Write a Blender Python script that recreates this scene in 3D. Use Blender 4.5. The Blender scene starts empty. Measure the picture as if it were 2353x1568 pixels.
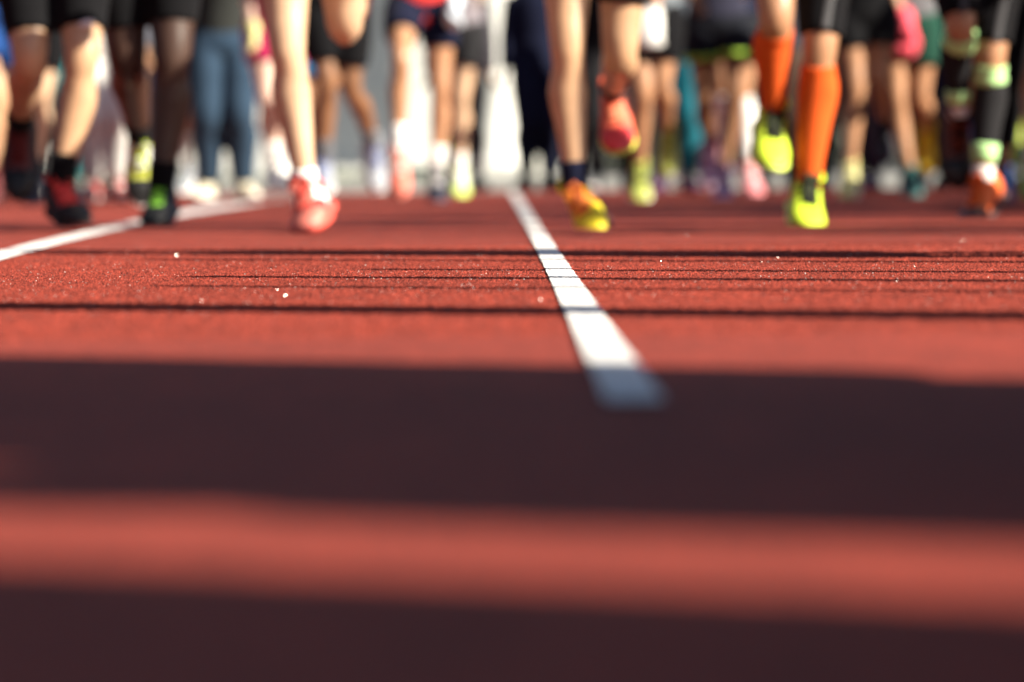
import bpy, bmesh, math, random
import numpy as np
from mathutils import Vector, Matrix, noise

# ------------------------------------------------------------------ camera, sky, sun, exposure
sc = bpy.context.scene
C = sc.collection
F, CX, CY, HOR = 8824.0, 1176.5, 784.0, 372.0      # 135 mm lens over a 2353 px wide picture
H = 0.21
pitch, roll = math.atan((CY - HOR) / F), math.radians(0.5)
CAM = Vector((0, 0, H))
FWD = Vector((0, math.cos(pitch), -math.sin(pitch)))
_r0, _u0 = Vector((1, 0, 0)), Vector((0, math.sin(pitch), math.cos(pitch)))
RIGHT = _r0 * math.cos(roll) - _u0 * math.sin(roll)
UP = _u0 * math.cos(roll) + _r0 * math.sin(roll)
cd = bpy.data.cameras.new('camera')
cam = bpy.data.objects.new('camera', cd); C.objects.link(cam)
m = Matrix((RIGHT, UP, -FWD)).transposed().to_4x4(); m.translation = CAM
cam.matrix_world = m
cd.lens, cd.sensor_width, cd.clip_start, cd.clip_end = 135, 36, 0.05, 2000
cd.dof.use_dof, cd.dof.focus_distance, cd.dof.aperture_fstop = True, 7.15, 2.8
sc.camera = cam

SUN_EL, SUN_AZ = math.radians(30), math.radians(115)
w = bpy.data.worlds.new("World"); sc.world = w; w.use_nodes = True
nt = w.node_tree
sky = nt.nodes.new('ShaderNodeTexSky'); sky.sky_type = 'NISHITA'; sky.sun_disc = False
sky.sun_elevation, sky.sun_rotation = SUN_EL, SUN_AZ
nt.links.new(sky.outputs[0], nt.nodes['Background'].inputs[0])
nt.nodes['Background'].inputs[1].default_value = 0.05
S = Vector((math.sin(SUN_AZ) * math.cos(SUN_EL), math.cos(SUN_AZ) * math.cos(SUN_EL), math.sin(SUN_EL)))
sl = bpy.data.lights.new('sun', 'SUN'); sl.energy, sl.angle, sl.color = 5.0, math.radians(0.6), (1, 0.92, 0.77)
so = bpy.data.objects.new('sun', sl); C.objects.link(so); so.rotation_euler = (-S).to_track_quat('-Z', 'Y').to_euler()
sc.view_settings.view_transform, sc.view_settings.look = 'Standard', 'None'
sc.view_settings.exposure, sc.view_settings.gamma = 1.58, 1.0
sc.cycles.use_denoising = True
sc.cycles.sample_clamp_indirect = 4
random.seed(7)


def unproj(x, y, d):
    """the world point at depth d metres seen at picture point (x, y)"""
    v = FWD * F + RIGHT * (x - CX) + UP * (CY - y)
    return CAM + v * (d / v.y)


def ground_at(x, y):
    v = FWD * F + RIGHT * (x - CX) + UP * (CY - y)
    return CAM + v * (-H / v.z)


# ------------------------------------------------------------------ materials
MATS = {}


def nodes_of(name):
    mt = bpy.data.materials.new(name); mt.use_nodes = True
    n = mt.node_tree
    return mt, n, n.nodes['Principled BSDF'], n.links.new


def mix_cols(n, fac, a, b):
    r = n.nodes.new('ShaderNodeMix'); r.data_type = 'RGBA'
    n.links.new(fac, r.inputs[0]); r.inputs[6].default_value = (*a, 1); r.inputs[7].default_value = (*b, 1)
    return r.outputs[2]


def noise_tex(n, scale, detail=3, coord='Object', stretch=None):
    tc = n.nodes.new('ShaderNodeTexCoord'); t = n.nodes.new('ShaderNodeTexNoise')
    t.inputs['Scale'].default_value = scale; t.inputs['Detail'].default_value = detail
    if stretch:
        mp = n.nodes.new('ShaderNodeMapping'); mp.inputs['Scale'].default_value = stretch
        n.links.new(tc.outputs[coord], mp.inputs[0]); n.links.new(mp.outputs[0], t.inputs[0])
    else:
        n.links.new(tc.outputs[coord], t.inputs[0])
    return t.outputs[0]


def bump(n, b, h, strength, dist):
    bp = n.nodes.new('ShaderNodeBump'); bp.inputs['Strength'].default_value = strength; bp.inputs['Distance'].default_value = dist
    n.links.new(h, bp.inputs['Height']); n.links.new(bp.outputs[0], b.inputs['Normal'])


def surface(kind, col):
    """skin / cloth / rubber / mesh / paint: colour with its own grain and relief"""
    key = (kind, tuple(round(c, 3) for c in col))
    if key in MATS:
        return MATS[key]
    mt, n, b, ln = nodes_of(kind)
    prm = {'skin': (11, .70, 1.18, .42, 60, .15, .002), 'cloth': (14, .78, 1.15, .8, 260, .35, .002), 'rubber': (30, .8, 1.1, .55, 90, .2, .001),
           'mesh': (40, .72, 1.15, .6, 420, .5, .002), 'paint': (3, .88, 1.05, .6, 25, .2, .004), 'hair': (30, .6, 1.2, .5, 200, .6, .004),
           'metal': (20, .85, 1.05, .4, 100, .1, .001)}[kind]
    s, lo, hi, rough, bs, bst, bd = prm
    f = noise_tex(n, s)
    ln(mix_cols(n, f, [c * lo for c in col], [min(1, c * hi) for c in col]), b.inputs['Base Color'])
    b.inputs['Roughness'].default_value = rough
    if kind == 'skin':
        b.inputs['Subsurface Weight'].default_value = 0.06
        b.inputs['Subsurface Radius'].default_value = (.012, .005, .003)
    if kind == 'cloth':
        b.inputs['Sheen Weight'].default_value = 0.04
        b.inputs['Specular IOR Level'].default_value = 0.05
    if kind == 'metal':
        b.inputs['Metallic'].default_value = 0.9
    bump(n, b, noise_tex(n, bs, 2), bst, bd)
    MATS[key] = mt
    return mt


PALE, LIGHT, TAN, BROWN, SHADE_SKIN = (.54, .355, .225), (.49, .295, .170), (.40, .205, .11), (.22, .105, .052), (.055, .029, .021)
BLACK, CHAR, GREY, WHITE = (.006, .006, .0072), (.018, .018, .02), (.12, .12, .13), (.78, .78, .76)
NAVY, JEANS, TEAL, BLUE = (.008, .010, .026), (.026, .048, .080), (.02, .17, .20), (.03, .13, .45)
RED, CORAL, ORANGE, LIME, YELLOW, GREEN = (.62, .035, .03), (.75, .13, .07), (.62, .092, .016), (.56, .74, .035), (.72, .55, .03), (.09, .5, .06)
MINT, PINK, VIOLET, MAGENTA, CREAM = (.45, .75, .33), (.80, .10, .14), (.35, .18, .42), (.35, .02, .08), (.6, .55, .42)


def granular(name, base, dark, light, rough=.75, strength=.5):
    """rubber crumb bound into a mat: speckled grains, larger wear patches, grain relief"""
    mt, n, b, ln = nodes_of(name)
    tc = n.nodes.new('ShaderNodeTexCoord')
    v = n.nodes.new('ShaderNodeTexVoronoi'); v.inputs['Scale'].default_value = 330
    ln(tc.outputs['Object'], v.inputs['Vector'])
    sep = n.nodes.new('ShaderNodeSeparateColor'); ln(v.outputs['Color'], sep.inputs[0])
    rp = n.nodes.new('ShaderNodeValToRGB'); e = rp.color_ramp.elements
    e[0].position, e[0].color = 0, (*dark, 1); e[1].position, e[1].color = 1, (*light, 1)
    k = rp.color_ramp.elements.new(.5); k.color = (*base, 1)
    ln(sep.outputs[0], rp.inputs[0])
    wn = noise_tex(n, 1.3, 5)
    mul = n.nodes.new('ShaderNodeMix'); mul.data_type = 'RGBA'; mul.blend_type = 'MULTIPLY'; mul.inputs[0].default_value = 1
    ln(rp.outputs[0], mul.inputs[6]); ln(mix_cols(n, wn, (.70, .72, .74), (1.26, 1.2, 1.15)), mul.inputs[7])
    m2 = n.nodes.new('ShaderNodeMix'); m2.data_type = 'RGBA'; m2.blend_type = 'MULTIPLY'; m2.inputs[0].default_value = 1
    ln(mul.outputs[2], m2.inputs[6]); ln(mix_cols(n, noise_tex(n, 14, 4, stretch=(1, .35, 1)), (.62, .66, .70), (1.28, 1.22, 1.18)), m2.inputs[7])
    ln(m2.outputs[2], b.inputs['Base Color'])
    b.inputs['Roughness'].default_value = rough
    b.inputs['Specular IOR Level'].default_value = .22
    bump(n, b, v.outputs['Distance'], strength, .002)
    return mt


M_TRACK = granular('track_rubber', (.215, .0315, .0185), (.050, .007, .006), (.40, .062, .038), .85)
M_PAINT = granular('line_paint', (.80, .80, .79), (.62, .60, .58), (.84, .84, .83), .8, .6)
def wear(mt, rubber):
    n = mt.node_tree; b = n.nodes['Principled BSDF']
    src = b.inputs['Base Color'].links[0].from_socket
    f1, f2 = noise_tex(n, 260, 2), noise_tex(n, 9, 3)
    ad = n.nodes.new('ShaderNodeMath'); ad.operation = 'MULTIPLY_ADD'; ad.inputs[1].default_value = .45
    n.links.new(f2, ad.inputs[0]); n.links.new(f1, ad.inputs[2])
    rp = n.nodes.new('ShaderNodeValToRGB'); rp.color_ramp.elements[0].position, rp.color_ramp.elements[1].position = .86, .93
    n.links.new(ad.outputs[0], rp.inputs[0])
    mx = n.nodes.new('ShaderNodeMix'); mx.data_type = 'RGBA'
    n.links.new(rp.outputs[0], mx.inputs[0]); n.links.new(src, mx.inputs[6]); mx.inputs[7].default_value = (*rubber, 1)
    n.links.new(mx.outputs[2], b.inputs['Base Color'])


wear(M_PAINT, (.20, .05, .035))
M_ASPHALT = granular('asphalt', (.07, .07, .07), (.04, .04, .04), (.12, .12, .115), .85, .6)


# ------------------------------------------------------------------ mesh helpers
def link(name, me, mat=None, parent=None, smooth=True):
    o = bpy.data.objects.new(name, me); C.objects.link(o)
    if mat:
        me.materials.append(mat)
    if smooth and len(me.polygons):
        me.polygons.foreach_set('use_smooth', np.ones(len(me.polygons), dtype=bool))
    if parent:
        o.parent = parent
    return o


def raw(name, verts, faces):
    me = bpy.data.meshes.new(name); me.from_pydata([tuple(v) for v in verts], [], faces); me.update()
    return me


def thing(name, label, cat, loc=(0, 0, 0), group=None):
    o = bpy.data.objects.new(name, None); C.objects.link(o); o.location = loc; o.empty_display_size = .1
    o['label'], o['category'] = label, cat
    if group:
        o['group'] = group
    return o


def cr(P, t):
    """Catmull-Rom through rows of P (numpy), t in 0..len-1"""
    n = len(P); i = min(int(t), n - 2); f = t - i
    a, b, c, d = P[max(i - 1, 0)], P[i], P[i + 1], P[min(i + 2, n - 1)]
    return .5 * ((2 * b) + (-a + c) * f + (2 * a - 5 * b + 4 * c - d) * f * f + (-a + 3 * b - 3 * c + d) * f ** 3)


def tube(verts, faces, path, radii, seg=12, side=Vector((1, 0, 0)), caps=True):
    """loft rings along path; radii are (across side, across other) pairs or floats"""
    base = len(verts); n = len(path)
    for i, p in enumerate(path):
        t = (path[min(i + 1, n - 1)] - path[max(i - 1, 0)])
        t = t.normalized() if t.length > 1e-9 else Vector((0, 0, 1))
        a = side - t * side.dot(t)
        a = a.normalized() if a.length > 1e-4 else t.orthogonal().normalized()
        b = t.cross(a)
        r = radii[i]; ra, rb = (r if isinstance(r, (tuple, list)) else (r, r))
        for k in range(seg):
            an = 2 * math.pi * k / seg
            verts.append(p + a * (math.cos(an) * ra) + b * (math.sin(an) * rb))
    for i in range(n - 1):
        for k in range(seg):
            k2 = (k + 1) % seg
            faces.append((base + i * seg + k, base + i * seg + k2, base + (i + 1) * seg + k2, base + (i + 1) * seg + k))
    if caps:
        faces.append(tuple(base + k for k in reversed(range(seg))))
        faces.append(tuple(base + (n - 1) * seg + k for k in range(seg)))


def blob(verts, faces, c, r, seg=10, rings=6):
    """ellipsoid with radii r"""
    path = []; rad = []
    for i in range(rings + 1):
        a = math.pi * (i + .02) / (rings + .04)
        path.append(Vector(c) + Vector((0, 0, -math.cos(a) * r[2]))); rad.append((math.sin(a) * r[0], math.sin(a) * r[1]))
    tube(verts, faces, path, rad, seg)


def remesh(verts, faces, vox, smooth=4):
    me = raw('m', verts, faces)
    o = bpy.data.objects.new('tmp', me); C.objects.link(o)
    md = o.modifiers.new('r', 'REMESH'); md.mode = 'VOXEL'; md.voxel_size = vox
    sm = o.modifiers.new('s', 'SMOOTH'); sm.iterations = smooth; sm.factor = .5
    dg = bpy.context.evaluated_depsgraph_get()
    out = bpy.data.meshes.new_from_object(o.evaluated_get(dg))
    bpy.data.objects.remove(o); bpy.data.meshes.remove(me)
    return out


def localise(me, base):
    me.transform(Matrix.Translation(-Vector(base))); return me


# ------------------------------------------------------------------ shoes (one set of shared meshes)
def sections(tab, seg=14, low=None):
    verts, faces = [], []
    for (y, hw, zb, zt) in tab:
        zc, hz = (zb + zt) / 2, (zt - zb) / 2
        for k in range(seg):
            a = 2 * math.pi * k / seg
            c, s = math.cos(a), math.sin(a)
            cx = math.copysign(abs(c) ** .75, c); cz = math.copysign(abs(s) ** .75, s)
            wid = hw * (1 - .22 * max(0, cz))
            verts.append(Vector((cx * wid, y, zc + cz * hz)))
    n = len(tab)
    for i in range(n - 1):
        for k in range(seg):
            k2 = (k + 1) % seg
            faces.append((i * seg + k, (i + 1) * seg + k, (i + 1) * seg + k2, i * seg + k2))
    faces.append(tuple(range(seg))); faces.append(tuple((n - 1) * seg + k for k in reversed(range(seg))))
    return verts, faces


UP_TAB = [(-.078, .020, -.060, -.005), (-.070, .032, -.072, .020), (-.045, .040, -.078, .034), (-.01, .043, -.078, .034), (.025, .044, -.078, .016),
          (.06, .047, -.078, -.008), (.10, .051, -.078, -.022), (.14, .053, -.078, -.031), (.175, .049, -.078, -.038), (.2, .038, -.076, -.045), (.216, .02, -.072, -.052), (.221, .008, -.066, -.056)]
SHOE = {}
SHOE['upper'] = raw('shoe_upper', *sections(UP_TAB))
SO_TAB = [(-.088, .018, -.088, -.062), (-.078, .036, -.097, -.060), (-.04, .046, -.1, -.064), (.03, .047, -.099, -.066), (.1, .056, -.1, -.068), (.15, .058, -.097, -.066), (.19, .048, -.09, -.063), (.217, .027, -.082, -.06), (.228, .010, -.074, -.06)]
SHOE['sole'] = raw('shoe_sole', *sections(SO_TAB))
v, f = [], []
def top_z(y):
    for a, b in zip(UP_TAB, UP_TAB[1:]):
        if a[0] <= y <= b[0]:
            q = (y - a[0]) / (b[0] - a[0]); return a[3] + (b[3] - a[3]) * q
    return -.05
for i, y in enumerate((.028, .043, .058, .073, .088, .103)):
    z = top_z(y) + .003; sgn = 1 if i % 2 else -1
    tube(v, f, [Vector((-.026, y - .006 * sgn, z - .010)), Vector((-.014, y - .003 * sgn, z)), Vector((.014, y + .003 * sgn, z)), Vector((.026, y + .006 * sgn, z - .010))], [.0046] * 4, 6, Vector((0, 1, 0)))
for sx in (-1, 1):
    tube(v, f, [Vector((0, .03, .02)), Vector((sx * .02, .035, .03)), Vector((sx * .034, .04, .014)), Vector((sx * .02, .045, .008)), Vector((0, .035, .017))], [.003] * 5, 6, Vector((0, 1, 0)))
SHOE['laces'] = raw('shoe_laces', v, f)
v, f = [], []
tube(v, f, [Vector((0, .012 + .0 * i, 0)) for i in range(0)] or [Vector((0, .118, top_z(.118) - .002)), Vector((0, .07, top_z(.07) + .001)), Vector((0, .03, top_z(.03) + .003)), Vector((0, .022, .040))], [(.022, .004), (.022, .004), (.022, .005), (.024, .006)], 10)
SHOE['tongue'] = raw('shoe_tongue', v, f)
v, f = [], []
ring = [Vector((.036 * math.cos(a), -.018 + .042 * math.sin(a), .028 - .006 * math.sin(a))) for a in [2 * math.pi * k / 16 for k in range(17)]]
tube(v, f, ring, [.008] * 17, 8, Vector((0, 0, 1)))
SHOE['collar'] = raw('shoe_collar', v, f)
SHOE['toe_cap'] = raw('shoe_toe', *sections([(y, hw + .003, zb - .0, zt + .003) for (y, hw, zb, zt) in UP_TAB if y >= .14] + [(.224, .006, -.066, -.056)]))
def side_patch(sx, y0, y1, a0, a1, slant=0.0, grow=.0022):
    """a shell lying on one flank of the upper"""
    v, f = [], []
    ny, na = 9, 5
    tab = np.array(UP_TAB)
    for i in range(ny):
        for k in range(na):
            y = y0 + (y1 - y0) * i / (ny - 1) + slant * k / (na - 1)
            hw, zb, zt = (float(np.interp(y, tab[:, 0], tab[:, q])) for q in (1, 2, 3))
            an = math.radians(a0 + (a1 - a0) * k / (na - 1))
            cx, cz = abs(math.cos(an)) ** .75, math.copysign(abs(math.sin(an)) ** .75, math.sin(an))
            zc, hz = (zb + zt) / 2, (zt - zb) / 2
            v.append(Vector((sx * ((cx * hw) * (1 - .22 * max(0, cz)) + grow), y, zc + cz * hz + (grow if cz > .6 else 0))))
    for i in range(ny - 1):
        for k in range(na - 1):
            q = (i * na + k, i * na + k + 1, (i + 1) * na + k + 1, (i + 1) * na + k)
            f.append(q if sx < 0 else q[::-1])
    return raw('side', v, f)


for sx, nm in ((-1, 'outer'), (1, 'inner')):
    SHOE['panel_' + nm] = side_patch(sx, -.07, .15, -60, 38)
    SHOE['stripe_' + nm] = side_patch(sx, -.01, .045, -55, 55, .05)
for me in SHOE.values():
    me.polygons.foreach_set('use_smooth', np.ones(len(me.polygons), dtype=bool))
    me.materials.append(None)


def add_shoe(root, base, ankle, pit, yaw, rol, cols, scale=1.06):
    """cols: upper, sole, laces, toe cap or None, stripe or None, collar"""
    p, q, rr = (math.radians(a) for a in (pit, yaw, rol))
    Fv = Vector((math.sin(q) * math.cos(p), -math.cos(q) * math.cos(p), -math.sin(p)))
    U0 = Vector((math.sin(q) * math.sin(p), -math.cos(q) * math.sin(p), math.cos(p)))
    X0 = Fv.cross(U0)
    U = U0 * math.cos(rr) + X0 * math.sin(rr); X = Fv.cross(U)
    M = Matrix((X, Fv, U)).transposed().to_4x4() @ Matrix.Scale(scale, 4); M.translation = ankle - Vector(base)
    def put(part, name, mat, parent, mat4=None):
        o = bpy.data.objects.new(name, SHOE[part]); C.objects.link(o); o.parent = parent
        o.material_slots[0].link = 'OBJECT'; o.material_slots[0].material = mat
        if mat4 is not None:
            o.matrix_local = mat4
        return o
    s = put('upper', 'shoe', surface('mesh', cols[0]), root, M)
    put('sole', 'sole', surface('rubber', cols[1]), s)
    put('laces', 'laces', surface('cloth', cols[2]), s)
    put('tongue', 'tongue', surface('cloth', cols[5] if len(cols) > 5 and cols[5] else cols[0]), s)
    put('collar', 'collar', surface('cloth', cols[0]), s)
    if len(cols) > 3 and cols[3]:
        put('toe_cap', 'toe_cap', surface('rubber', cols[3]), s)
    if len(cols) > 4 and cols[4]:
        put('stripe_outer', 'side_stripe', surface('rubber', cols[4]), s)
        put('stripe_inner', 'side_stripe', surface('rubber', cols[4]), s)
    if len(cols) > 6 and cols[6]:
        put('panel_outer', 'side_panel', surface('mesh', cols[6]), s)
        put('panel_inner', 'side_panel', surface('mesh', cols[6]), s)


# ------------------------------------------------------------------ people
LT, LS = .44, .42


def leg_path(hip, knee, ankle, foot_dir, sc_, side):
    """densely sampled leg: list of (param, position, radius); param 0..1 thigh, 1..2 shin"""
    th, sh = knee - hip, ankle - knee
    bt = Vector((1, 0, 0)).cross(th.normalized()); bs = Vector((1, 0, 0)).cross(sh.normalized())
    out = Vector((side, 0, 0))
    K = [(0, hip, .092), (.35, hip + th * .35 - bt * .012 + out * .004, .083), (.7, hip + th * .7 - bt * .006, .066), (.93, knee - th * .07 - bt * .008, .056),
         (1.05, knee + sh * .05 - bs * .006, .051), (1.16, knee + sh * .16 + bs * .004, .049), (1.33, knee + sh * .33 + bs * .022 + out * .007, .058), (1.55, knee + sh * .55 + bs * .014 + out * .003, .048),
         (1.8, knee + sh * .8, .037), (1.95, ankle - sh * .05, .034), (2.06, ankle + sh * .02 - foot_dir * .010, .034)]
    A = np.array([[k[0], *k[1], k[2] * sc_] for k in K])
    res = []
    for i in range((len(K) - 1) * 5 + 1):
        r = cr(A, i / 5); res.append((r[0], Vector(r[1:4]), float(r[4])))
    return res


def sub_path(lp, a, b):
    return [(t, p, r) for (t, p, r) in lp if a - .001 <= t <= b + .001]


def sleeve(lp, a, b, grow, name, mat, root, base, seg=20, parent=None, flare=0):
    s = sub_path(lp, a, b)
    if len(s) < 2:
        return None
    v, f = [], []
    n = len(s)
    path = [s[0][1]] + [q[1] for q in s] + [s[-1][1]]
    rad = [s[0][2] * .9] + [q[2] + grow + flare * i / n for i, q in enumerate(s)] + [s[-1][2] * .9]
    tube(v, f, path, rad, seg, caps=False)
    return link(name, localise(raw(name, v, f), base), mat, parent or root)


def two_bone(a, b, l1, l2, pole):
    d = b - a; L = min(d.length, (l1 + l2) * .995); dn = d.normalized()
    b = a + dn * L
    x = (l1 * l1 - l2 * l2 + L * L) / (2 * L); h = math.sqrt(max(l1 * l1 - x * x, 0))
    q = pole - dn * pole.dot(dn); q.normalize()
    return a + dn * x + q * h, b


def hand(verts, faces, wrist, d, sx, s=1.0, curl=.6):
    """palm, four bent fingers of unequal length and a thumb off the side of the palm"""
    d = d.normalized(); side = Vector((0, 1, 0)) - d * d.y
    side = side.normalized() if side.length > .2 else Vector((0, 0, 1)).cross(d).normalized()
    nrm = d.cross(side) * sx
    tube(verts, faces, [wrist - d * .02, wrist + d * .02, wrist + d * .06 * s, wrist + d * .092 * s], [(.024, .02), (.034 * s, .018), (.041 * s, .016), (.038 * s, .012)], 10, side)
    for k, (o, L) in enumerate(((-.029, .068), (-.010, .078), (.010, .074), (.028, .060))):
        p0 = wrist + d * .082 * s + side * o * s
        pts = [p0]; a = 0
        for j in range(3):
            a += curl
            pts.append(pts[-1] + (d * math.cos(a) + nrm * math.sin(a)) * (L * s * (.42, .33, .25)[j]))
        tube(verts, faces, pts, [.0095, .009, .008, .006], 7, side)
    p0 = wrist + d * .025 - side * .026
    tube(verts, faces, [p0, p0 + (d * .7 - side * .6).normalized() * .035, p0 + (d * .8 - side * .45 + nrm * .3).normalized() * .066, p0 + (d * .85 - side * .2 + nrm * .5).normalized() * .088], [.014, .012, .0105, .007], 8, side)


def solve(base, x, y, L, sign, d0=None):
    D = base.y
    for _ in range(6):
        P = unproj(x, y, D)
        h2 = L * L - (P.x - base.x) ** 2 - (P.z - base.z) ** 2
        D = base.y + sign * math.sqrt(max(h2, 0))
    return unproj(x, y, D)


def make_person(label, group, pel, hips, knees, ankles, feet, o, vox):
    base = Vector((pel.x, pel.y, 0))
    root = thing('person', label, 'person', base, group)
    s_ = o.get('size', 1.0)
    lps = []
    for i in (0, 1):
        p, q = math.radians(feet[i][0]), math.radians(feet[i][1])
        fd = Vector((math.sin(q) * math.cos(p), -math.cos(q) * math.cos(p), -math.sin(p)))
        lps.append(leg_path(hips[i], knees[i], ankles[i], fd, s_ * o.get('legw', 1.0), -1 if i == 0 else 1))
    lean = o.get('lean', .06)
    yawv = Vector((o.get('tilt', 0), -lean, 0))
    def T(z, dx=0, dy=0):
        return pel + Vector((dx, dy, z)) + yawv * (z / .5)
    V, Fc = [], []
    tube(V, Fc, [T(-.09), T(-.03), T(.06), T(.17), T(.30), T(.42), T(.50), T(.55)], [(.10, .08), (.155, .105), (.165, .11), (.138, .098), (.155, .11), (.168, .112), (.15, .085), (.07, .06)], 16)
    hd = T(.72, 0, -.03)
    tube(V, Fc, [T(.5), T(.58), T(.66, 0, -.02)], [.062, .055, .055], 10)
    tube(V, Fc, [hd + Vector((0, .0, z)) for z in (-.115, -.10, -.06, 0, .06, .10, .118)], [(.03, .05), (.05, .075), (.066, .09), (.076, .098), (.07, .092), (.045, .06), (.012, .016)], 14)
    tube(V, Fc, [hd + Vector((0, -.085, .02)), hd + Vector((0, -.105, -.01)), hd + Vector((0, -.108, -.035)), hd + Vector((0, -.085, -.042))], [.008, .011, .015, .01], 8)
    for sx in (-1, 1):
        blob(V, Fc, hd + Vector((sx * .078, .005, 0)), (.012, .02, .032), 8, 5)
    for lp in lps:
        tube(V, Fc, [q[1] for q in lp], [q[2] for q in lp], 16)
        kn = min(lp, key=lambda q: abs(q[0] - 1.0))[1]
    for i in (0, 1):
        sh = (ankles[i] - knees[i]).normalized(); bk = Vector((1, 0, 0)).cross(sh)
        blob(V, Fc, knees[i] - bk * .020 * s_, (.040 * s_, .036 * s_, .044 * s_), 10, 6)
        th = (knees[i] - hips[i]).normalized(); bt = Vector((1, 0, 0)).cross(th); sd = -1 if i == 0 else 1
        L = (ankles[i] - knees[i]).length
        for (q_, off, r_) in ((.28, .030, (.026, .030, .07)), (.33, .026, (.022, .028, .06))):      # the two heads of the calf
            s2 = 1 if q_ == .28 else -1
            blob(V, Fc, knees[i] + sh * L * q_ + bk * off + Vector((-sd * s2 * .024, 0, 0)), tuple(a * s_ for a in r_), 10, 6)
        for s2 in (-1, 1):                                                                         # thigh muscle above the knee
            blob(V, Fc, knees[i] - th * .075 - bt * .022 + Vector((s2 * .026, 0, 0)), (.028 * s_, .03 * s_, .05 * s_), 10, 6)
        blob(V, Fc, knees[i] + sh * .075 - bk * .030, (.018, .016, .022), 8, 5)                     # below the kneecap
        # foot inside the shoe
        p, q = math.radians(feet[i][0]), math.radians(feet[i][1])
        fd = Vector((math.sin(q) * math.cos(p), -math.cos(q) * math.cos(p), -math.sin(p)))
        rr = math.radians(feet[i][2])
        u0 = Vector((math.sin(q) * math.sin(p), -math.cos(q) * math.sin(p), math.cos(p)))
        up = u0 * math.cos(rr) + fd.cross(u0) * math.sin(rr)
        tube(V, Fc, [ankles[i] - sh * .02, ankles[i] - up * .022 - fd * .012, ankles[i] - up * .045 + fd * .04, ankles[i] - up * .058 + fd * .09], [.034, .033, .026, .016], 10)
    arms = []
    hands = o.get('hands', (None, None))
    HV, HF = [], []
    for i, sx in ((0, -1), (1, 1)):
        shd = T(.47, sx * .175)
        tgt = hands[i]
        if tgt is None:
            tgt = T(.20, sx * .16, -.26 if i == o.get('fwd', 0) else .02) if o.get('run', True) else T(-.07, sx * .235, -.03)
        el, wr = two_bone(shd, tgt, .29, .25, Vector((sx * .45, .8, -.3)))
        arms.append((shd, el, wr))
        P = np.array([[*shd, .056], [*(shd * .55 + el * .45), .050], [*el, .039], [*(el * .7 + wr * .3), .041], [*(el * .3 + wr * .7), .032], [*wr, .026]])
        dense = [cr(P, k / 3) for k in range(16)]
        tube(V, Fc, [Vector(r[:3]) for r in dense], [float(r[3]) for r in dense], 10)
        hand(HV, HF, wr, wr - el, sx)
    me = remesh(V, Fc, vox)
    bm = bmesh.new(); bm.from_mesh(me); hm = raw('h', HV, HF); bm.from_mesh(hm); bm.to_mesh(me); bm.free(); bpy.data.meshes.remove(hm)
    link('body', localise(me, base), surface('skin', o['skin']), root)
    # hair cap
    V, Fc = [], []
    tube(V, Fc, [hd + Vector((0, .018, z)) for z in (-.05, .0, .05, .095, .124, .132)], [(.07, .075), (.083, .09), (.08, .092), (.062, .075), (.03, .04), (.008, .01)], 14)
    link('hair', localise(raw('hair', V, Fc), base), surface('hair', o.get('hair', (.05, .03, .02))), root)
    cv = max(vox, .011)
    # shorts, trousers or tights
    col, hem, loose = o['bottom'][:3]
    hem = hem if isinstance(hem, tuple) else (hem, hem)
    V, Fc = [], []
    tube(V, Fc, [T(-.10), T(-.03), T(.05), T(.10)], [(.12 + loose, .10 + loose), (.168 + loose, .12 + loose), (.172, .118), (.158, .11)], 16)
    for i in (0, 1):
        sp = sub_path(lps[i], 0, hem[i])
        tube(V, Fc, [q[1] for q in sp], [q[2] + .008 + loose * min(1, .4 + q[0]) for q in sp], 16)
    nm = 'trousers' if hem[0] > 1.5 else 'shorts'
    sh_o = link(nm, localise(remesh(V, Fc, cv, 2), base), surface('cloth', col), root)
    if len(o['bottom']) > 3 and o['bottom'][3]:
        for i in (0, 1):
            sleeve(lps[i], hem[i] - .14, hem[i] + .01, .012 + loose, 'hem_trim', surface('cloth', o['bottom'][3]), root, base, parent=sh_o)
    if o.get('stripe'):
        for i in o['stripe'][1]:
            sp = sub_path(lps[i], .15, hem[i] - .03)
            V, Fc = [], []
            tube(V, Fc, [q[1] + Vector((.55 - .5 * q[0], -1, 0)).normalized() * (q[2] + .0095 + loose * min(1, .4 + q[0])) for q in sp], [(.014, .003)] * len(sp), 8)
            link('stripe', localise(raw('stripe', V, Fc), base), surface('cloth', o['stripe'][0]), sh_o)
    if o.get('emblem'):
        i = o['emblem']; q = min(lps[i], key=lambda k: abs(k[0] - (hem[i] - .09)))
        V, Fc = [], []
        c0 = q[1] + Vector((.3, -1, 0)).normalized() * (q[2] + .007 + loose)
        tube(V, Fc, [c0 + Vector((x, .35 * abs(x) - .002, .004 * math.sin(x * 60))) for x in (-.026, -.016, 0, .016, .03)], [(.004, .004), (.009, .004), (.011, .004), (.008, .004), (.002, .003)], 8, Vector((0, 0, 1)))
        link('emblem', localise(raw('emblem', V, Fc), base), surface('rubber', (.7, .7, .72)), sh_o)
    # shirt or jacket
    tcol, low, sleeves = o.get('top', (CHAR, 0.02, .6))[:3]
    V, Fc = [], []
    tube(V, Fc, [T(low - .01), T(low + .03), T(.17), T(.30), T(.42), T(.505), T(.55)], [(.172, .128), (.178, .132), (.158, .118), (.172, .128), (.184, .13), (.165, .105), (.075, .07)], 16)
    for (a, e, wv) in arms:
        if sleeves <= 1:
            en = a + (e - a) * sleeves; pp = [a, (a + en) / 2, en]; rd = [.066, .062, .06]
        else:
            pp = [a, (a + e) / 2, e, (e + wv) / 2, wv]; rd = [.068, .062, .054, .05, .042]
        tube(V, Fc, pp, rd, 12)
    link('jacket' if sleeves > 1 else 'shirt', localise(remesh(V, Fc, max(cv, .013), 2), base), surface('cloth', tcol), root)
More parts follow.
